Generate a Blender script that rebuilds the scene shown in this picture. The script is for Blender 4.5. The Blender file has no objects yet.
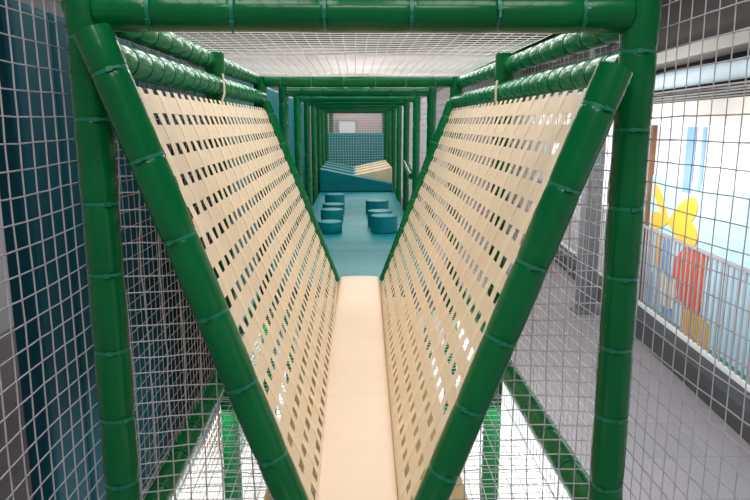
import bpy, math, random
from mathutils import Vector, noise, Matrix
random.seed(7)
C = bpy.context.scene.collection
H = 2.6                      # eye height above the hall floor; all design coordinates below are relative to the eye
XC = 0.03                    # centre line of the bridge and tunnel
HW = 0.675                   # half width of the frames
Y0, MOD = 1.66, 1.47
ZW, ZD = -1.12, -1.15        # walkway top, deck top
ZG = -2.6

# ------------------------------------------------------------------ materials
def new_mat(name):
    m = bpy.data.materials.new(name); m.use_nodes = True
    nt = m.node_tree; b = nt.nodes['Principled BSDF']
    return m, nt, b
def nd(nt, typ, **kw):
    n = nt.nodes.new(typ)
    for k, v in kw.items():
        setattr(n, k, v)
    return n
def vary(nt, b, c1, c2, scale, detail=3, stretch=(1, 1, 1)):
    tc = nd(nt, 'ShaderNodeTexCoord'); mp = nd(nt, 'ShaderNodeMapping')
    mp.inputs['Scale'].default_value = stretch
    nz = nd(nt, 'ShaderNodeTexNoise'); nz.inputs['Scale'].default_value = scale; nz.inputs['Detail'].default_value = detail
    rp = nd(nt, 'ShaderNodeValToRGB')
    rp.color_ramp.elements[0].position = .3; rp.color_ramp.elements[1].position = .7
    rp.color_ramp.elements[0].color = (*c1, 1); rp.color_ramp.elements[1].color = (*c2, 1)
    nt.links.new(tc.outputs['Object'], mp.inputs['Vector']); nt.links.new(mp.outputs['Vector'], nz.inputs['Vector'])
    nt.links.new(nz.outputs['Fac'], rp.inputs['Fac']); nt.links.new(rp.outputs['Color'], b.inputs['Base Color'])
    return tc, mp, nz
def bump(nt, b, scale, strength, dist=.01, stretch=(1, 1, 1), detail=3):
    tc = nd(nt, 'ShaderNodeTexCoord'); mp = nd(nt, 'ShaderNodeMapping')
    mp.inputs['Scale'].default_value = stretch
    nz = nd(nt, 'ShaderNodeTexNoise'); nz.inputs['Scale'].default_value = scale; nz.inputs['Detail'].default_value = detail
    bp = nd(nt, 'ShaderNodeBump'); bp.inputs['Strength'].default_value = strength; bp.inputs['Distance'].default_value = dist
    nt.links.new(tc.outputs['Object'], mp.inputs['Vector']); nt.links.new(mp.outputs['Vector'], nz.inputs['Vector'])
    nt.links.new(nz.outputs['Fac'], bp.inputs['Height']); nt.links.new(bp.outputs['Normal'], b.inputs['Normal'])
def simple(name, c1, c2=None, rough=.5, scale=6, bmp=None, spec=.5, coat=0, stretch=(1, 1, 1)):
    m, nt, b = new_mat(name)
    c2 = c2 or tuple(x * .85 for x in c1)
    vary(nt, b, c2, c1, scale, stretch=stretch)
    b.inputs['Roughness'].default_value = rough
    b.inputs['Specular IOR Level'].default_value = spec
    b.inputs['Coat Weight'].default_value = coat
    b.inputs['Coat Roughness'].default_value = .12
    if bmp: bump(nt, b, *bmp)
    return m
M = {}
M['green'] = simple('green_vinyl', (.0006, .125, .034), (.0004, .098, .027), .2, 5, (24, .14, .006), .28, .0)
M['rail'] = simple('lit_green_vinyl', (.0008, .195, .050), (.0006, .16, .04), .22, 5, (24, .1, .006), .25, .0)  # same vinyl as the posts; brighter base paints in stronger light on the rails
M['tie'] = simple('green_nylon', (.003, .17, .085), None, .35, 20)
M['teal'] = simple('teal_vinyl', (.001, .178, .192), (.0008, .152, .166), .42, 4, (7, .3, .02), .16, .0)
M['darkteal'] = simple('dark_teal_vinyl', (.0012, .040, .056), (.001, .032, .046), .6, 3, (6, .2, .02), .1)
M['beige'] = simple('beige_vinyl', (.66, .505, .365), (.63, .475, .34), .45, 4, (14, .2, .01), .3)
M['sand'] = simple('pale_wood_vinyl', (.72, .55, .37), (.62, .46, .29), .45, 8, None, .4, 0, (1, .1, .1))
M['netw'] = simple('white_net_cord', (.88, .87, .87), (.78, .77, .77), .75, 40)
M['netg'] = simple('grey_net_cord', (.44, .42, .45), (.36, .34, .36), .75, 40)
M['nett'] = simple('tan_net_cord', (.60, .50, .38), (.48, .44, .40), .75, 12)
M['goldpad'] = simple('pale_yellow_vinyl', (.90, .68, .33), (.86, .62, .28), .5, 6)
M['white'] = simple('white_paint', (.86, .86, .87), (.8, .8, .81), .6, 2)
M['bulkhead'] = simple('brown_grey_bulkhead_paint', (.15, .125, .115), (.12, .10, .095), .8, 2)
M['offwhite'] = simple('off_white_paint', (.6, .55, .5), (.55, .5, .46), .7, 2)
M['ceil'] = simple('hall_ceiling_paint', (.085, .075, .07), (.07, .062, .058), .9, 2)
M['steel'] = simple('grey_steel_paint', (.20, .21, .23), None, .45, 3)
M['grey'] = simple('pale_grey_paint', (.42, .40, .41), None, .6, 4)
M['dark'] = simple('dark_skirting', (.06, .06, .065), None, .5, 4)
M['pipe'] = simple('pale_blue_duct', (.62, .74, .82), None, .5, 3)
M['grill'] = simple('grille_metal', (.33, .31, .30), None, .5, 3)
M['brown'] = simple('brown_wood', (.28, .13, .07), (.2, .09, .05), .5, 10)
M['pink'] = simple('pinkish_wall_paint', (.55, .42, .42), (.5, .4, .4), .8, 2)
for n, c in dict(sky=(.50, .74, .88), blue=(.22, .38, .80), lilac=(.72, .70, .86), yellow=(.86, .52, .05), red=(.78, .11, .05),
                 orange=(.85, .33, .10), midblue=(.15, .38, .68), lawn=(.10, .42, .34), cream=(.86, .80, .70), gold=(.80, .45, .08)).items():
    M[n] = simple('mural_' + n + '_paint', c, tuple(x * .93 for x in c), .5, 3)

def webbing(name, c1, c2, axis='X', pitch=.010):
    m, nt, b = new_mat(name)
    uv = nd(nt, 'ShaderNodeUVMap'); uv.uv_map = 'UVMap'
    sp = nd(nt, 'ShaderNodeSeparateXYZ'); nt.links.new(uv.outputs['UV'], sp.inputs['Vector'])
    mul = nd(nt, 'ShaderNodeMath', operation='MULTIPLY'); mul.inputs[1].default_value = 2 * math.pi / pitch
    sn = nd(nt, 'ShaderNodeMath', operation='SINE')
    nt.links.new(sp.outputs[axis], mul.inputs[0]); nt.links.new(mul.outputs[0], sn.inputs[0])
    mr = nd(nt, 'ShaderNodeMapRange'); mr.inputs['From Min'].default_value = -1; mr.inputs['From Max'].default_value = -.2
    nt.links.new(sn.outputs[0], mr.inputs['Value'])
    nz = nd(nt, 'ShaderNodeTexNoise'); nz.inputs['Scale'].default_value = 22
    nt.links.new(uv.outputs['UV'], nz.inputs['Vector'])
    mx = nd(nt, 'ShaderNodeMix', data_type='RGBA')
    mx.inputs['A'].default_value = (*c2, 1); mx.inputs['B'].default_value = (*c1, 1)
    nt.links.new(mr.outputs[0], mx.inputs['Factor'])
    mx2 = nd(nt, 'ShaderNodeMix', data_type='RGBA', blend_type='MULTIPLY'); mx2.inputs['Factor'].default_value = .35
    nt.links.new(mx.outputs['Result'], mx2.inputs['A']); nt.links.new(nz.outputs['Color'], mx2.inputs['B'])
    gray = nd(nt, 'ShaderNodeMapRange'); gray.inputs['From Min'].default_value = .25; gray.inputs['From Max'].default_value = .75
    gray.inputs['To Min'].default_value = .8
    nt.links.new(nz.outputs['Fac'], gray.inputs['Value']); nt.links.new(gray.outputs[0], mx2.inputs['B'])
    nt.links.new(mx2.outputs['Result'], b.inputs['Base Color'])
    b.inputs['Roughness'].default_value = .55; b.inputs['Specular IOR Level'].default_value = .35
    bp = nd(nt, 'ShaderNodeBump'); bp.inputs['Strength'].default_value = .12; bp.inputs['Distance'].default_value = .001
    nt.links.new(sn.outputs[0], bp.inputs['Height']); nt.links.new(bp.outputs['Normal'], b.inputs['Normal'])
    return m
M['webA'] = webbing('beige_webbing', (.83, .68, .49), (.60, .46, .31), 'Y', .0115)
M['webB'] = webbing('tan_webbing', (.85, .70, .51), (.72, .57, .40))

def tiles(name, c1, c2, mortar, s):
    m, nt, b = new_mat(name)
    tc = nd(nt, 'ShaderNodeTexCoord'); br = nd(nt, 'ShaderNodeTexBrick')
    br.inputs['Scale'].default_value = s; br.inputs['Mortar Size'].default_value = .008
    br.offset = .5; br.inputs['Brick Width'].default_value = 1.2; br.inputs['Row Height'].default_value = .6
    br.inputs['Color1'].default_value = (*c1, 1); br.inputs['Color2'].default_value = (*c2, 1); br.inputs['Mortar'].default_value = (*mortar, 1)
    nt.links.new(tc.outputs['Object'], br.inputs['Vector']); nt.links.new(br.outputs['Color'], b.inputs['Base Color'])
    b.inputs['Roughness'].default_value = .55
    return m
M['tile'] = tiles('grey_hall_tile', (.33, .30, .32), (.29, .265, .285), (.24, .22, .235), 1.0)

# ------------------------------------------------------------------ mesh helpers
class MB:
    def __init__(s): s.v = []; s.f = []; s.uv = None
    def quadbox(s, c):                       # 8 corners: bottom ring 0-3, top ring 4-7
        n = len(s.v); s.v += [tuple(p) for p in c]
        s.f += [(n+3, n+2, n+1, n), (n+4, n+5, n+6, n+7)] + [(n+i, n+(i+1) % 4, n+4+(i+1) % 4, n+4+i) for i in range(4)]
    def box(s, x0, x1, y0, y1, z0, z1):
        s.quadbox([(x0, y0, z0), (x1, y0, z0), (x1, y1, z0), (x0, y1, z0), (x0, y0, z1), (x1, y0, z1), (x1, y1, z1), (x0, y1, z1)])
    def lathe(s, p0, p1, prof, n=20, caps=True):    # prof: list of (t along in metres, radius)
        p0 = Vector(p0); p1 = Vector(p1); d = (p1 - p0).normalized()
        a = Vector((0, 0, 1)) if abs(d.z) < .9 else Vector((0, 1, 0))
        e1 = d.cross(a).normalized(); e2 = d.cross(e1)
        b = len(s.v)
        for t, r in prof:
            c = p0 + d * t
            for k in range(n):
                w = 2 * math.pi * k / n
                s.v.append(tuple(c + (e1 * math.cos(w) + e2 * math.sin(w)) * r))
        for i in range(len(prof) - 1):
            for k in range(n):
                k2 = (k + 1) % n
                s.f.append((b+i*n+k, b+(i+1)*n+k, b+(i+1)*n+k2, b+i*n+k2))
        if caps:
            s.f.append(tuple(b + k for k in range(n))); s.f.append(tuple(b + (len(prof)-1)*n + n-1-k for k in range(n)))
    def cyl(s, p0, p1, r, n=12):
        s.lathe(p0, p1, [(0, r), ((Vector(p1)-Vector(p0)).length, r)], n)
    def prism(s, pts, y0, y1):               # polygon in xz extruded in y
        n = len(pts); b = len(s.v)
        s.v += [(x, y0, z) for x, z in pts] + [(x, y1, z) for x, z in pts]
        s.f += [tuple(b+i for i in range(n)), tuple(b+n+n-1-i for i in range(n))] + [(b+(i+1) % n, b+i, b+n+i, b+n+(i+1) % n) for i in range(n)]
    def cord(s, a, b, r, n=4):
        a = Vector(a); b = Vector(b); d = b - a
        if d.length < 1e-6: return
        d.normalize(); u = d.cross(Vector((.31, .57, .76))).normalized(); w = d.cross(u)
        base = len(s.v)
        for c in (a - d * r * .6, b + d * r * .6):
            for k in range(n):
                t = 2 * math.pi * (k + .5) / n
                s.v.append(tuple(c + (u * math.cos(t) + w * math.sin(t)) * r))
        for k in range(n):
            k2 = (k + 1) % n
            s.f.append((base+k, base+k2, base+n+k2, base+n+k))

def build(name, mb, mat, parent=None, base=None, smooth=True, bevel=0, angle=40):
    off = Vector(parent['_base']) if parent is not None else Vector(base or (0, 0, 0))
    me = bpy.data.meshes.new(name)
    me.from_pydata([(x - off.x, y - off.y, z - off.z) for x, y, z in mb.v], [], mb.f)
    if mb.uv:
        l = me.uv_layers.new(name='UVMap')
        for i, lp in enumerate(me.loops): l.data[i].uv = mb.uv[lp.vertex_index]
    me.update()
    o = bpy.data.objects.new(name, me); C.objects.link(o)
    me.materials.append(mat)
    import bmesh
    bm = bmesh.new(); bm.from_mesh(me); bmesh.ops.recalc_face_normals(bm, faces=bm.faces); bm.to_mesh(me); bm.free()
    if smooth:
        for p in me.polygons: p.use_smooth = True
        me.set_sharp_from_angle(angle=math.radians(angle))
    if bevel:
        mod = o.modifiers.new('bevel', 'BEVEL'); mod.width = bevel; mod.segments = 3; mod.limit_method = 'ANGLE'; mod.angle_limit = math.radians(50)
    if parent is not None: o.parent = parent
    else:
        o.location = off + Vector((0, 0, H)); o['_base'] = tuple(off)
    return o
def thing(name, label, cat, base, group=None):
    o = bpy.data.objects.new(name, None); C.objects.link(o); o.empty_display_size = .1
    o.location = Vector(base) + Vector((0, 0, H)); o['_base'] = tuple(base)
    return tag(o, label, cat, group)
def tag(o, label, cat, group=None):
    o['label'] = label; o['category'] = cat
    if group: o['group'] = group
    return o
def struct(o): o['kind'] = 'structure'; return o

# ------------------------------------------------------------------ padded tubes
def sleeve(p0, p1, r, pinches, n=20, step=.03, wob=.0016, deep=.55):
    L = (Vector(p1) - Vector(p0)).length
    ts = set([0, .004, L - .004, L])
    k = int(L / step)
    for i in range(k + 1): ts.add(L * i / k)
    for q in pinches:
        for d in (-.012, -.006, -.002, .002, .006, .012):
            if 0 < q + d < L: ts.add(q + d)
    prof = []
    for t in sorted(ts):
        rr = r
        if t == 0 or t == L: rr = r * .9
        dip = min([abs(t - q) for q in pinches] + [9])
        rr -= deep * (.0045 * math.exp(-(dip / .005) ** 2) + .0035 * math.exp(-(dip / .022) ** 2))
        rr += wob * noise.noise(Vector((t * 9, p0[0] * 7, p0[1] * 5)))
        prof.append((t, rr))
    mb = MB(); mb.lathe(p0, p1, prof, n); return mb
def tie_mesh(p0, p1, t, r, ang, n=20):
    p0 = Vector(p0); p1 = Vector(p1); d = (p1 - p0).normalized()
    mb = MB(); ro = r - .0012
    mb.lathe(p0, p1, [(t-.0042, ro-.007), (t-.0042, ro), (t+.0042, ro), (t+.0042, ro-.007)], n, False)
    a = Vector((0, 0, 1)) if abs(d.z) < .9 else Vector((0, 1, 0))
    e1 = d.cross(a).normalized(); e2 = d.cross(e1)
    o = e1 * math.cos(ang) + e2 * math.sin(ang); tt = d.cross(o)
    c = p0 + d * t + o * (ro + .001)
    def bx(cen, hd, ht, ho):
        hb.quadbox([cen + d*a_*hd + tt*b_*ht + o*c_*ho for c_ in (-1, 1) for a_, b_ in ((-1, -1), (1, -1), (1, 1), (-1, 1))])
    hb = MB(); 
    bx(c, .0055, .007, .004)
    bx(c + tt * .014 + o * .002, .0025, .01, .0012)
    return mb, hb
def tube(name, label, cat, p0, p1, r, pinches, ties=True, group=None, facing=None, n=20, part='foam_sleeve', mat=None, deep=.5):
    base = p0 if p0[2] <= p1[2] else p1
    t = thing(name, label, cat, base, group)
    build(part, sleeve(p0, p1, r, pinches, n, deep=deep), mat or M['green'], t)
    if ties:
        for q in pinches:
            ring, head = tie_mesh(p0, p1, q, r, (facing if facing is not None else 0) + random.uniform(-.5, .5))
            k = build('cable_tie', ring, M['tie'], t, angle=30); k['_base'] = tuple(base)
            h = build('tie_head', head, M['tie'], k, smooth=False)
    return t
def spaced(L, a, step, jit=.012):
    out = []; q = a
    while q < L - .03: out.append(q + random.uniform(-jit, jit)); q += step
    return out

ordn = ['front', 'second', 'third', 'fourth', 'fifth', 'sixth', 'seventh', 'eighth', 'ninth', 'tenth']
NP = 10
RP = .046
for i in range(NP):
    Y = Y0 + MOD * i
    for s, side in ((-1, 'left'), (1, 'right')):
        x = XC + s * HW
        z0, z1 = ZG, .34
        L = z1 - z0
        # ties measured down from the top
        down = [L - q for q in spaced(L, .14 if s < 0 else .16, .195)]
        if i == 0: lab = f'{side} front green padded post, the nearest upright beside the {side} diagonal tube'
        elif i == 1: lab = f'green padded post behind the {side} woven panel, halfway along it'
        elif i == 2: lab = f'green padded post at the far end of the {side} woven panel'
        else: lab = f'green padded tunnel post on the {side}, {ordn[i-2]} one back from the panel\'s far end'
        tube('padded_post', lab, 'post', (x, Y, z0), (x, Y, z1), RP if i < 3 else .043, down, ties=(i < 3), facing=(0 if i else (1.9 if s < 0 else 1.2)),
             group='padded posts of the frames', n=22 if i < 3 else 14)
    zb = .30 if i else .268
    lab = ('green padded crossbeam over the front posts at the picture top' if i == 0 else
           'green padded crossbeam over the middle of the bridge' if i == 1 else
           'wide green crossbeam at the far end of the ceiling net' if i == 2 else
           f'green tunnel crossbeam, {ordn[i-2]} one beyond the ceiling net\'s end')
    if i == 1: continue
    pin = spaced(2 * HW, .12, .21)
    tube('crossbeam', lab, 'beam', (XC - HW + .03, Y, zb), (XC + HW - .03, Y, zb), .047, pin, ties=(i in (0, 2)), facing=0.3,
         group='crossbeams of the frames')

# diagonals (V frames)
zt = .15
for (Y, wt, wb, tag_) in ((1.585, .605, .14, 'near'), (4.53, .640, .170, 'far')):
    for s, side in ((-1, 'left'), (1, 'right')):
        ztop = .15 if tag_ == 'far' else (.135 if s > 0 else .215)
        wt, wb = (wt, wb) if tag_ == 'far' else ((.605, .157) if s < 0 else (.594, .122))
        sl = (wt - wb) / (zt - ZW)
        top = (XC + s * (wt + sl * (ztop - zt)), Y, ztop); zb_ = ZW - .03 if tag_ == 'near' else ZW + .02
        bot = (XC + s * (wb + sl * (zb_ - ZW)), Y, zb_)
        if tag_ == 'near':
            top = (top[0] + s * .005, Y, ztop)
        L = (Vector(top) - Vector(bot)).length
        pin = [L - q for q in spaced(L, .10, .205)]
        tube('diagonal_tube', f'{tag_} {side} green padded diagonal tube at the {"front" if tag_ == "near" else "far"} edge of the {side} woven panel', 'tube',
             bot, top, .044 if tag_ == 'near' else .041, pin, facing=1.7 if s < 0 else 1.4, group='diagonal tubes of the woven panels')

# rails along the bridge
for s, side in ((-1, 'left'), (1, 'right')):
    x = XC + s * .672
    za = .172 if s < 0 else .145
    p0, p1 = (x, Y0 + .02, za), (x, Y0 + 2 * MOD, za + .012)
    L = 2 * MOD
    tube('padded_rail', f'{side} lower green padded rail that carries the top of the woven panel', 'rail', p0, p1, .046, spaced(L, .1, .125), facing=2.5 if s < 0 else 0.6, group='rails of the bridge', deep=.85, mat=M['rail'])
    zu = .285 if s < 0 else .265
    x = XC + s * .70
    tube('padded_rail', f'{side} upper green padded rail along the edge of the ceiling net', 'rail', (x, Y0 + .02, zu), (x, Y0 + 2 * MOD, zu + .02), .040, spaced(L, .1, .15), facing=2.5 if s < 0 else 0.6, group='rails of the bridge', deep=.85, mat=M['rail'])
    zl = -1.25 if s < 0 else -1.18
    x = XC + s * .71
    tube('padded_rail', f'{side} bottom green padded rail low behind the front net', 'rail', (x, Y0 + .05, zl), (x, Y0 + 2 * MOD, zl), .046, spaced(L, .1, .24), facing=1.0, group='rails of the bridge', deep=.85, mat=M['rail'])
xr = XC + HW
tube('hand_rail', 'short green padded handrail on the right side of the tunnel near the ramps', 'rail', (xr - .01, 8.0, -.62), (xr - .01, 9.0, -.50), .04, spaced(1.0, .2, .25), ties=False)

# ------------------------------------------------------------------ woven strap panels
def ribbon(pts, nrm, wid_dir, w, th, mb):
    """pts list of Vector centre points; nrm normal; wid_dir width direction"""
    b = len(mb.v); n = len(pts)
    if mb.uv is None: mb.uv = []
    acc = 0; o = random.random() * 7
    for i, p in enumerate(pts):
        if i: acc += (pts[i] - pts[i-1]).length
        for a, c in ((-1, -1), (1, -1), (1, 1), (-1, 1)):
            mb.v.append(tuple(p + wid_dir * (a * w / 2) + nrm * (c * th / 2))); mb.uv.append((a * w / 2 + .5, acc + o))
    for i in range(n - 1):
        for k in range(4):
            k2 = (k + 1) % 4
            mb.f.append((b+i*4+k, b+(i+1)*4+k, b+(i+1)*4+k2, b+i*4+k2))
    mb.f.append((b, b+1, b+2, b+3)); mb.f.append((b+(n-1)*4+3, b+(n-1)*4+2, b+(n-1)*4+1, b+(n-1)*4))
ROW = .0905; BAND = .056; COLP = .092; COLW = .046
for s, side in ((-1, 'left'), (1, 'right')):
    ya, yb = 1.60, 4.52
    T0 = Vector((XC + s * .612, ya, .10)); B0 = Vector((XC + s * (.146 if s < 0 else .102), ya, ZW - .0))
    T1 = Vector((XC + s * .634, yb, .11)); B1 = Vector((XC + s * .150, yb, ZW - .0))
    def P(u, v, o=0):                       # u 0..1 along depth, v metres down from top
        a = T0.lerp(T1, u); b = B0.lerp(B1, u); L = (b - a).length
        d = (b - a) / L
        n = Vector((-s * abs(d.z), 0, abs(d.x)))  # towards the walkway
        sag = .012 * math.sin(math.pi * min(max(v / L, 0), 1)) * math.sin(math.pi * u)
        return a + d * v + n * (o - sag)
    Lv = (B0 - T0).length
    dv = (B0 - T0).normalized(); du = Vector((0, 1, 0)); nv = Vector((-s * abs(dv.z), 0, abs(dv.x)))
    t = thing('woven_panel', f'{side} sloping panel of woven beige webbing straps between the green diagonal tubes', 'woven panel', (XC + s * .38, 3.06, ZW), 'woven strap panels')
    nrow = int((Lv - .03) / ROW) + 1
    for j in range(nrow):
        v = .045 + j * ROW
        pts = [P(k / 24, v + .002 * noise.noise(Vector((k * .5, j * 3.1, s)))) for k in range(25)]
        mb = MB(); ribbon(pts, nv, dv, BAND, .0009, mb)
        build('lengthwise_strap', mb, M['webA'], t, angle=60)
    ncol = int((yb - ya - .06) / COLP)
    for i in range(ncol):
        u = (.05 + i * COLP + random.uniform(-.004, .004)) / (yb - ya)
        K = int(Lv / ROW * 6)
        pts = []
        lean = random.uniform(-.006, .006)
        for k in range(K + 1):
            v = Lv * k / K
            ph = math.pi * (v - .045) / ROW + i * math.pi
            pts.append(P(u + lean * k / K / (yb - ya), v, .0014 * math.cos(ph)))
        # wrap over the lower rail at the top
        top = pts[0]
        rx, rz = XC + s * .672, (.172 if s < 0 else .145)
        ctr = Vector((rx, top.y, rz)); rr = .0475
        wrap = []
        a0 = math.atan2(top.z - rz, top.x - rx)
        for q in range(0, 6):
            aa = (-math.pi/2 if s > 0 else -math.pi/2) + (-s) * math.radians(55 - 24 * q)
            if q < 3: wrap.append(Vector((rx + rr * math.cos(aa), top.y, rz + rr * math.sin(aa))))
        wrap = wrap[::-1]
        mb = MB(); ribbon(pts, nv, du, COLW, .0009, mb)
        build('cross_strap', mb, M['webB'], t, angle=60)
    # the loop strap that ties the panel up at the middle post
    mb = MB(); zc = .172 if s < 0 else .145
    ypost = Y0 + MOD - .085
    xi = XC + s * (.672 - .05)
    ribbon([Vector((xi - s*0.0, ypost, zc + .055)), Vector((xi - s*.004, ypost, zc + .02)), Vector((xi - s*.004, ypost, zc - .03)), Vector((xi + s*.012, ypost, zc - .075)), Vector((xi + s*.03, ypost, zc - .14))],
           Vector((-s, 0, 0)), du, .035, .003, mb)
    build('loop_strap', mb, M['webB'], t, angle=60)

# ------------------------------------------------------------------ walkway and deck
W = .142
mb = MB(); ny = 150; prof = []
xs = [-1, -1, -.985, -.95, -.85, -.6, -.3, 0, .3, .6, .85, .95, .985, 1, 1]
zs = [-.10, -.03, -.014, -.005, -.001, 0.002, .003, .003, .003, .002, -.001, -.005, -.014, -.03, -.10]
ya, yb = .95, 4.60
for k in range(ny + 1):
    y = ya + (yb - ya) * k / ny
    e = min(1, (y - ya) / .015, (yb - y) / .015); e = math.sqrt(max(e, 0))
    for a, z in zip(xs, zs):
        pad = -.0022 * max(0, math.cos(2 * math.pi * y / .115)) ** 4 * (1 - abs(a) ** 6)
        mb.v.append((XC - .04 * (4.6 - y) / 2.5 + a * W * (1 if z < -.02 else .5 + .5), y, ZW + .048 * max(0, (y - 1.2) / 3.4) ** 1.5 + (z + (pad if abs(a) < .99 else 0)) - (1 - e) * .012))
n = len(xs)
for k in range(ny):
    for i in range(n):
        mb.f.append((k*n+i, k*n+(i+1) % n, (k+1)*n+(i+1) % n, (k+1)*n+i))
mb.f.append(tuple(range(n))); mb.f.append(tuple(ny*n + n-1-i for i in range(n)))
wk = build('walkway_beam', mb, M['beige'], base=(XC, 2.8, ZW - .1), angle=70)
tag(wk, 'long narrow beige padded walkway between the two woven panels', 'walkway')

def pad_mat(x0, x1, y0, y1, z0, z1, soft=.012, nx=24, ny=24, amp=.004, sc=3):
    mb = MB()
    for j in range(ny + 1):
        for i in range(nx + 1):
            x = x0 + (x1-x0)*i/nx; y = y0 + (y1-y0)*j/ny
            z = z1 + amp * noise.noise(Vector((x*sc, y*sc*.7, 3)))
            if i in (0, nx) or j in (0, ny): z -= soft
            mb.v.append((x, y, z))
    for j in range(ny):
        for i in range(nx):
            a = j*(nx+1)+i; mb.f.append((a, a+1, a+nx+2, a+nx+1))
    ring = [i for i in range(nx+1)] + [j*(nx+1)+nx for j in range(1, ny+1)] + [ny*(nx+1)+i for i in range(nx-1, -1, -1)] + [j*(nx+1) for j in range(ny-1, 0, -1)]
    b = len(mb.v)
    for r in ring: x, y, z = mb.v[r]; mb.v.append((x, y, z0))
    m = len(ring)
    for k in range(m): mb.f.append((ring[(k+1) % m], ring[k], b+k, b+(k+1) % m))
    mb.f.append(tuple(b+k for k in range(m)))
    return mb
o = build('support_pad', pad_mat(XC-.34, XC+.34, 1.72, 4.55, -1.32, -1.212, .012), M['goldpad'], base=(XC, 2.8, -1.34), angle=60)
tag(o, 'pale tan padded board under the walkway, glimpsed through the lowest strap holes', 'pad')
edges = [(4.64, 'nearest the walkway'), (6.05, 'under the nearest stools'), (7.55, 'under the middle stools'), (9.05, 'under the farthest stools'), (10.35, 'in front of the ramps'), (11.4, 'beneath the ramps')]
for k, (y0, wh) in enumerate(edges):
    y1 = edges[k+1][0] - .004 if k + 1 < len(edges) else 15.0
    o = build('deck_mat', pad_mat(XC-HW+.03, XC+HW-.03, y0, y1, ZD-.10, ZD, .010, amp=.004 if k < 5 else 0), M['teal'], base=(XC, (y0+y1)/2, ZD-.1), angle=60)
    tag(o, f'teal padded floor mat of the tunnel {wh}', 'mat', 'teal floor mats of the tunnel')
mb = MB(); mb.box(XC-HW, XC+HW, 4.6, 15.05, ZD-.2, ZD-.102)
o = build('deck_board', mb, M['steel'], base=(XC, 9, ZD-.2), bevel=.01); tag(o, 'dark deck board carrying the teal floor mats', 'platform')

# stools
def stool(x, y, d, h, lab):
    t = thing('round_stool', lab, 'stool', (x, y, ZD), 'teal round soft stools')
    r = d/2
    mb = MB(); mb.lathe((x, y, ZD + .003), (x, y, ZD + h), [(0, r*.96), (.006, r), (h*.5, r*1.012), (h-.02, r), (h-.012, r*.985)], 36)
    build('side_cover', mb, M['teal'], t)
    mb = MB(); mb.lathe((x, y, ZD), (x, y, ZD+h+.02), [(h-.018, r*1.0), (h-.012, r*1.018), (h-.005, r*1.012), (h, r*.97), (h+.004, r*.8), (h+.006, r*.4), (h+.006, .002)], 36)
    build('top_pad', mb, M['teal'], t, angle=60)
stool(-.275, 7.0, .265, .125, 'low round teal stool, nearest of the left row')
stool(-.285, 7.95, .275, .135, 'round teal stool, second in the left row from the front')
stool(-.285, 8.55, .29, .13, 'round teal stool, third in the left row, mostly hidden behind the second')
stool(-.30, 9.6, .29, .15, 'round teal stool, farthest of the left row')
stool(.315, 7.02, .29, .185, 'tall round teal stool, nearest of the right row')
stool(.285, 7.42, .28, .185, 'round teal stool peeking out directly behind the nearest right stool')
stool(.29, 8.5, .30, .18, 'round teal stool in the back of the right row, standing alone')

# ramps: alternating wedges
N = 8; dep = .37; xl, xr_ = XC - HW + .03, XC + HW - .03
for k in range(N):
    y0 = 11.45 + k * dep; y1 = y0 + dep - .01
    if k % 2 == 0:
        pts = [(xl, ZD), (xr_, ZD), (xr_, ZD + .13), (xl, ZD + .395)]; m = M['teal']; c, hi = 'teal', 'left'
    else:
        pts = [(xl, ZD), (xr_, ZD), (xr_, ZD + .40), (xl, ZD + .13)]; m = M['sand']; c, hi = 'beige', 'right'
    mb = MB(); mb.prism(pts, y0, y1)
    o = build('wedge_block', mb, m, base=(XC, (y0+y1)/2, ZD), bevel=.012)
    tag(o, f'{c} padded wedge block sloping down from the {hi}, {["nearest","second","third","farthest"][k//2]} of the {c} ones', 'wedge', 'alternating wedge ramps at the tunnel end')

# ------------------------------------------------------------------ nets
def net(name, label, org, u, v, nu, nv, pu, pv, r, mat, keep=None, jit=.004, bulge=None, n=4, group='safety nets'):
    org = Vector(org); u = Vector(u); v = Vector(v); w = u.cross(v).normalized()
    mb = MB(); pos = {}
    def node(i, j):
        if (i, j) not in pos:
            a, b = i * pu, j * pv
            q = Vector((a * 3.1, b * 3.1, org.x * 3 + org.y))
            p = org + u * (a + jit * 2.2 * noise.noise(q) + jit * .6 * noise.noise(q * 6)) + v * (b + jit * 2.2 * noise.noise(q + Vector((9, 4, 2))) + jit * .6 * noise.noise(q * 6 + Vector((3, 3, 3))))
            p += w * (jit * 1.5 * noise.noise(q * .8 + Vector((5, 5, 5))) + (bulge(a, b) if bulge else 0))
            pos[(i, j)] = p
        return pos[(i, j)]
    for i in range(nu + 1):
        for j in range(nv + 1):
            ok = keep is None or keep(i * pu, j * pv)
            if i < nu and (keep is None or ok and keep((i+1)*pu, j*pv)): mb.cord(node(i, j), node(i+1, j), r, n)
            if j < nv and (keep is None or ok and keep(i*pu, (j+1)*pv)): mb.cord(node(i, j), node(i, j+1), r, n)
    o = build(name, mb, mat, base=tuple(org), smooth=False)
    return tag(o, label, 'net', group)
XL, XR = XC - HW - .052, XC + HW + .052
ux, uy, uz = (1, 0, 0), (0, 1, 0), (0, 0, 1)
zlo = -1.75
for X, side, mat1 in ((XL, 'left', M['netg']), (XR, 'right', M['netg'])):
    net('side_net', f'grey square-mesh net on the {side} edge of the picture, in front of the {side} post', (X, .94, ZG + .05), uy, uz, 13, 56, .0565, .0535, .0018, mat1, jit=.003)
    net('side_net', f'tan and white net closing the {side} outer side behind the woven panel', (X, Y0 + .045, -2.54), uy, uz, 58, 60, .05, .0475, .0014, M['nett'] if side == 'left' else M['netw'], n=3)
    if side == 'right': net('tunnel_net', f'pale fine net along the {side} side of the far tunnel', (X, 4.65, -1.15), uy, uz, 180, 25, .058, .058, .0016, M['netw'], n=3)
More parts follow.
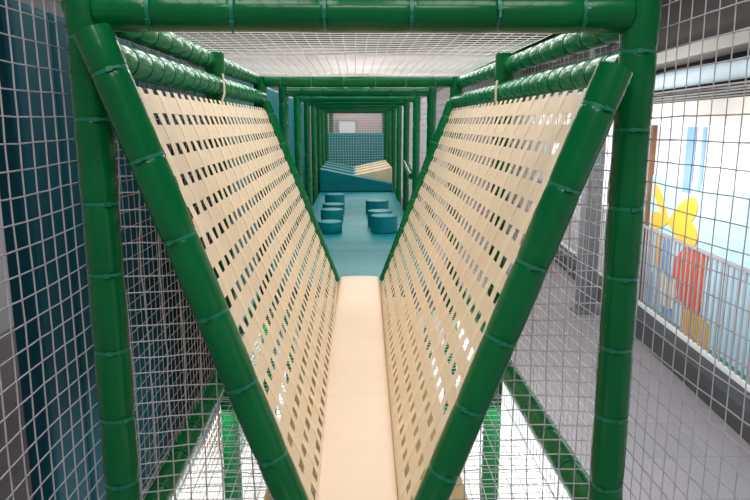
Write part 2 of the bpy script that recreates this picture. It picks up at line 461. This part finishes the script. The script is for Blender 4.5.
# front triangle nets between post and diagonal
sl = (.605 - .14) / (zt - ZW)
def tri_keep(side):
    def f(a, b):
        z = zlo + b
        lim = .14 + sl * (z - ZW)
        if z < ZW: lim = .15
        x = HW + .0 - a
        return x > lim + .004 and z < .12
    return f
for s, side in ((-1, 'left'), (1, 'right')):
    net('front_net', f'slack grey net filling the triangle between the {side} front post and {side} diagonal tube', (XC + s * HW, Y0 + .0, zlo), (-s, 0, 0), uz, 13, 44, .0445, .0440, .0019, M['netg'],
        keep=tri_keep(side), jit=.006, bulge=lambda a, b, s=s: s * (.02 * math.sin(a * 6)))
net('ceiling_net', 'white square-mesh net stretched overhead between the two upper rails', (XC - .69, .95, .325), ux, uy, 29, 60, .0476, .060, .0016, M['netw'], jit=.003)
net('end_net', 'pale fine net closing the far end of the tunnel behind the ramps', (XC - HW + .02, 14.98, ZD), ux, uz, 22, 25, .060, .058, .0018, M['netw'], n=3, jit=.003)
for s, side in ((-1, 'left'), (1, 'right')):
    net('lower_net', f'white net lying under the {side} woven panel beside the walkway', (XC + s * .69, Y0, -1.33), (-s, 0, 0), uy, 11, 58, .05, .05, .0019, M['netw'], n=3)

# ------------------------------------------------------------------ left side: teal pads
wz0, wz1 = ZG + .02, .56
y = 3.06; k = 0
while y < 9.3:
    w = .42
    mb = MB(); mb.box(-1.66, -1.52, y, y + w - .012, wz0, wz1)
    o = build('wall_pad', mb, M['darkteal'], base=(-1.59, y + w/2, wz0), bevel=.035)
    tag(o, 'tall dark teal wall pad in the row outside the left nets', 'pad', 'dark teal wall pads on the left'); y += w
y = 4.72
while y < 11.4:
    w = .55
    mb = MB(); mb.box(-1.02, -.90, y, y + w - .012, wz0, .40)
    o = build('wall_pad', mb, M['teal'], base=(-.96, y + w/2, wz0), bevel=.035)
    tag(o, 'tall teal wall pad in the row behind the left tunnel posts', 'pad', 'teal wall pads beside the tunnel'); y += w
# ------------------------------------------------------------------ setting
def slab(name, x0, x1, y0, y1, z0, z1, mat, bevel=0):
    mb = MB(); mb.box(x0, x1, y0, y1, z0, z1)
    return struct(build(name, mb, mat, base=((x0+x1)/2, (y0+y1)/2, z0), smooth=False, bevel=bevel))
slab('floor', -6, 8, -3, 22, ZG-.1, ZG, M['tile'])
slab('ceiling', -6, 8, -3, 22, 1.9, 2.0, M['ceil'])
slab('wall_left', -4.6, -4.5, -3, 22, ZG, 1.9, M['white'])
slab('wall_back', -4.5, 8, 18.4, 18.5, ZG, 1.9, M['pink'])
o = build('floor_pad', pad_mat(-1.5, 1.62, 1.0, 12, ZG + .003, ZG + .05, .01, amp=.002), M['white'], base=(0, 4, ZG)); tag(o, 'white padded ground mat below the bridge', 'mat')

# behind the end net
mb = MB(); mb.box(-1.0, 1.1, 16.9, 17.05, ZG+.02, -.20)
o = build('end_pad', mb, M['teal'], base=(0, 16.97, ZG), bevel=.03); tag(o, 'dark teal padded wall seen through the end net', 'pad')
t = thing('white_door', 'small white doorway panel beyond the end net', 'door', (-.2, 18.3, ZG))
mb = MB(); mb.box(-.42, .02, 18.32, 18.38, ZG+.01, .12); build('door_leaf', mb, M['white'], t, smooth=False)
mb = MB(); mb.box(-.47, -.42, 18.3, 18.38, ZG+.01, .17); mb.box(.02, .07, 18.3, 18.38, ZG+.01, .17); mb.box(-.42, .02, 18.3, 18.38, .12, .17); build('door_frame', mb, M['grey'], t, smooth=False)
for x, lab in ((-.62, 'thin green post left of the white doorway beyond the end net'), (.78, 'thin green post right of the white doorway beyond the end net')):
    tube('padded_post', lab, 'post', (x, 17.5, ZG), (x, 17.5, 1.0), .06, spaced(3.6, .2, .4), ties=False)

# ------------------------------------------------------------------ right side: storefront with mural
ang = math.atan(.083)
def SF(p):                                   # local storefront frame (along, out towards the tunnel, z) -> design coords
    a, o, z = p
    d = Vector((math.sin(ang), math.cos(ang))); q = Vector((-math.cos(ang), math.sin(ang)))
    return (3.70 + d.x * a + q.x * o, 6.7 + d.y * a + q.y * o, z)
def sfbox(mb, a0, a1, o0, o1, z0, z1):
    mb.quadbox([SF(p) for p in ((a0, o0, z0), (a1, o0, z0), (a1, o1, z0), (a0, o1, z0), (a0, o0, z1), (a1, o0, z1), (a1, o1, z1), (a0, o1, z1))])
def sfpoly(mb, pts, o0, o1):
    n = len(pts); b = len(mb.v)
    mb.v += [SF((a, o0, z)) for a, z in pts] + [SF((a, o1, z)) for a, z in pts]
    mb.f += [tuple(b+n-1-i for i in range(n)), tuple(b+n+i for i in range(n))] + [(b+i, b+(i+1) % n, b+n+(i+1) % n, b+n+i) for i in range(n)]
def sfell(mb, a, z, ra, rz, rot, o0, o1, n=24):
    pts = []
    for k in range(n):
        w = 2*math.pi*k/n; p, q = ra*math.cos(w), rz*math.sin(w)
        pts.append((a + p*math.cos(rot) - q*math.sin(rot), z + p*math.sin(rot) + q*math.cos(rot)))
    sfpoly(mb, pts, o0, o1)
mb = MB(); sfbox(mb, -9, 11.5, -.2, 0, ZG, 1.9); struct(build('wall_right', mb, M['white'], base=(3.8, 6.7, ZG), smooth=False))
mb = MB(); sfbox(mb, -5, 11.5, .0, .30, ZG, ZG+.26); struct(build('baseboard_right', mb, M['dark'], base=SF((0, .1, ZG)), smooth=False, bevel=.008))
mb = MB(); sfbox(mb, -5, 11.5, .0, .5, .0, .22); struct(build('trim_1', mb, M['offwhite'], base=SF((0, .1, 0)), smooth=False))
mb = MB()
for q in range(5): sfbox(mb, -5, 11.5, .0, .42, .235 + q*.025, .247 + q*.025)
sfbox(mb, -5, 11.5, .0, .36, .222, .36)
struct(build('trim_2', mb, M['grill'], base=SF((0, .1, .22)), smooth=False))
mb = MB(); mb.cyl(SF((-5, .35, .47)), SF((11.4, .35, .47)), .09, 20)
tag(build('ceiling_duct', mb, M['pipe'], base=SF((0, .35, .38))), 'pale blue round duct under the hall ceiling at upper right', 'duct')
mb = MB(); sfbox(mb, -5, 11.5, .1, .4, .66, .78); tag(build('ceiling_beam', mb, M['offwhite'], base=SF((0, .2, .7)), smooth=False), 'beige ceiling beam above the pale blue duct', 'beam')

mb = MB(); sfbox(mb, -9, 11.5, .0, .08, .362, 1.88); struct(build('trim_3', mb, M['bulkhead'], base=SF((0, .05, .4)), smooth=False))
mu = thing('wall_mural', 'colourful mural of a yellow flower and red shapes on the storefront at right', 'mural', SF((1, .02, ZG)))
def mpart(name, mat, fn):
    mb = MB(); fn(mb); return build(name, mb, mat, mu, smooth=False)
mpart('sky_panel', M['sky'], lambda m: sfbox(m, -3.2, 1.55, .0, .012, ZG+.28, -.62))
mpart('pale_panel', M['lilac'], lambda m: (sfbox(m, .95, 1.40, .0, .014, -.62, -.02),))
mpart('blue_stripe', M['blue'], lambda m: (sfbox(m, .38, .62, .0, .014, -.75, -.02), sfbox(m, .14, .22, .0, .014, -.7, -.02)))
def petal(m, a, z, ln, wd, rot, o1):
    pts = []
    for k in range(24):
        w = 2 * math.pi * k / 24
        p = ln * .5 * (1 + math.cos(w)); q = wd * math.sin(w) * (.35 + .65 * p / ln)
        pts.append((a + p * math.cos(rot) - q * math.sin(rot), z + p * math.sin(rot) + q * math.cos(rot)))
    sfpoly(m, pts, .012, o1)
mpart('flower', M['yellow'], lambda m: [petal(m, .92, -1.14, ln, wd, rot, .022 + .001 * k) for k, (ln, wd, rot) in enumerate(((.66, .12, .62), (.80, .19, math.pi - .36), (.56, .15, -.1), (.82, .21, math.pi + .10)))])
mpart('red_shape', M['red'], lambda m: (sfpoly(m, [(.72, -1.95), (-.1, -2.02), (-.2, -1.35), (.35, -1.32), (.65, -1.55)], .012, .024),))
mpart('orange_shape', M['gold'], lambda m: (sfpoly(m, [(.30, -2.35), (-.4, -2.35), (-.4, -2.02), (.28, -2.0)], .012, .026),))
mpart('orange_band', M['gold'], lambda m: sfbox(m, 1.02, 1.22, .012, .02, -1.75, -1.32))
mpart('blue_shape', M['midblue'], lambda m: (sfbox(m, .76, .98, .012, .022, -1.8, -1.36),))
mpart('blue_band', M['midblue'], lambda m: sfbox(m, 1.25, 1.38, .012, .022, -2.25, -1.85))
mpart('blue_oval', M['midblue'], lambda m: sfell(m, .75, -2.2, .2, .08, 0, .012, .02))
mpart('cream_figure', M['cream'], lambda m: (sfell(m, .93, -1.90, .13, .16, 0, .012, .026), sfell(m, .60, -1.92, .12, .15, 0, .012, .027), sfell(m, .75, -2.05, .22, .12, 0, .012, .025)))
mpart('lawn', M['lawn'], lambda m: (sfbox(m, -2, 1.45, .012, .018, ZG+.28, -2.27),))
mpart('brown_edge', M['brown'], lambda m: (sfbox(m, 1.55, 1.63, .0, .05, ZG+.28, 0),))
fn_ = thing('slat_fence', 'grey vertical slat fence standing in front of the mural and white wall', 'fence', SF((2, .2, ZG)))
mb = MB(); a = -2.0
while a < 9.5: sfbox(mb, a, a + .036, .06, .07, ZG+.30, -1.30); a += .115
build('slats', mb, M['grey'], fn_, smooth=False)
mb = MB(); sfbox(mb, -2.0, 9.5, .05, .09, ZG+.262, ZG+.31); build('bottom_rail', mb, M['white'], fn_, smooth=False)
mb = MB(); sfbox(mb, -2.0, 9.5, .05, .08, -1.31, -1.28); build('top_rail', mb, M['grey'], fn_, smooth=False)
t = thing('steel_column', 'dark grey square steel column standing on the hall floor beyond the right net', 'column', (3.25, 8.8, ZG))
mb = MB(); mb.box(3.14, 3.36, 8.7, 8.92, ZG+.012, 1.9); build('shaft', mb, M['steel'], t, smooth=False, bevel=.01)
mb = MB(); mb.box(3.08, 3.42, 8.64, 8.98, ZG, ZG+.03); build('base_plate', mb, M['steel'], t, smooth=False)

# ------------------------------------------------------------------ light
def area(name, loc, size, sy, power, rot=(0, 0, 0), col=(1, 1, 1)):
    l = bpy.data.lights.new(name, 'AREA'); l.shape = 'RECTANGLE'; l.size = size; l.size_y = sy; l.energy = power; l.color = col
    o = bpy.data.objects.new(name, l); C.objects.link(o); o.location = (loc[0], loc[1], loc[2] + H); o.rotation_euler = rot
    return o
for y in (0.2, 3.2, 6.2, 9.2, 12.2, 15.2):
    area('overhead_light', (0.7, y, 1.86), 1.0, 1.2, 46 if y > 1 else 30)
    area('overhead_light', (-.6, y, 1.86), .8, 1.2, 30)
for y in (4, 7, 10, 13):
    area('storefront_fill', (1.7, y, -.15), .4, 2.2, 30, (0, math.radians(-80), 0)).data.spread = math.radians(95)  # unseen fill lights added mid-hall to brighten the storefront and mural
area('overhead_light', (0.1, -1.6, 1.86), 1.6, .5, 60)  # added behind the camera to put highlight streaks on the tubes
area('overhead_light', (0.1, 17.6, 1.86), 1.6, 1, 35)  # added at the far end to brighten the back wall
for x in (-.75, .8):
    area('under_fill', (x, 4.6, -1.42), .4, 4.6, 42)  # unseen fill lights added below deck level to brighten the ground mat
wd = bpy.data.worlds.new('world'); bpy.context.scene.world = wd; wd.use_nodes = True
bg = wd.node_tree.nodes['Background']; bg.inputs['Color'].default_value = (1, .99, .97, 1); bg.inputs['Strength'].default_value = .24

# ------------------------------------------------------------------ camera
F, CX, CY = 650., 375., 250.
p = math.atan(125/650.); yaw = math.atan(20/650.)
cam = bpy.data.cameras.new('camera'); cam.sensor_width = 36; cam.lens = F / 750 * 36; cam.clip_start = .05
co = bpy.data.objects.new('camera', cam); C.objects.link(co)
co.location = (0, 0, H); co.rotation_euler = (math.pi/2 - p, 0, -yaw)
sc = bpy.context.scene; sc.camera = co
for o in bpy.data.objects:
    if '_base' in o: del o['_base']
sc.view_settings.view_transform = 'Standard'; sc.view_settings.look = 'None'; sc.view_settings.gamma = 1; sc.view_settings.use_curve_mapping = False
sc.view_settings.exposure = 0.0
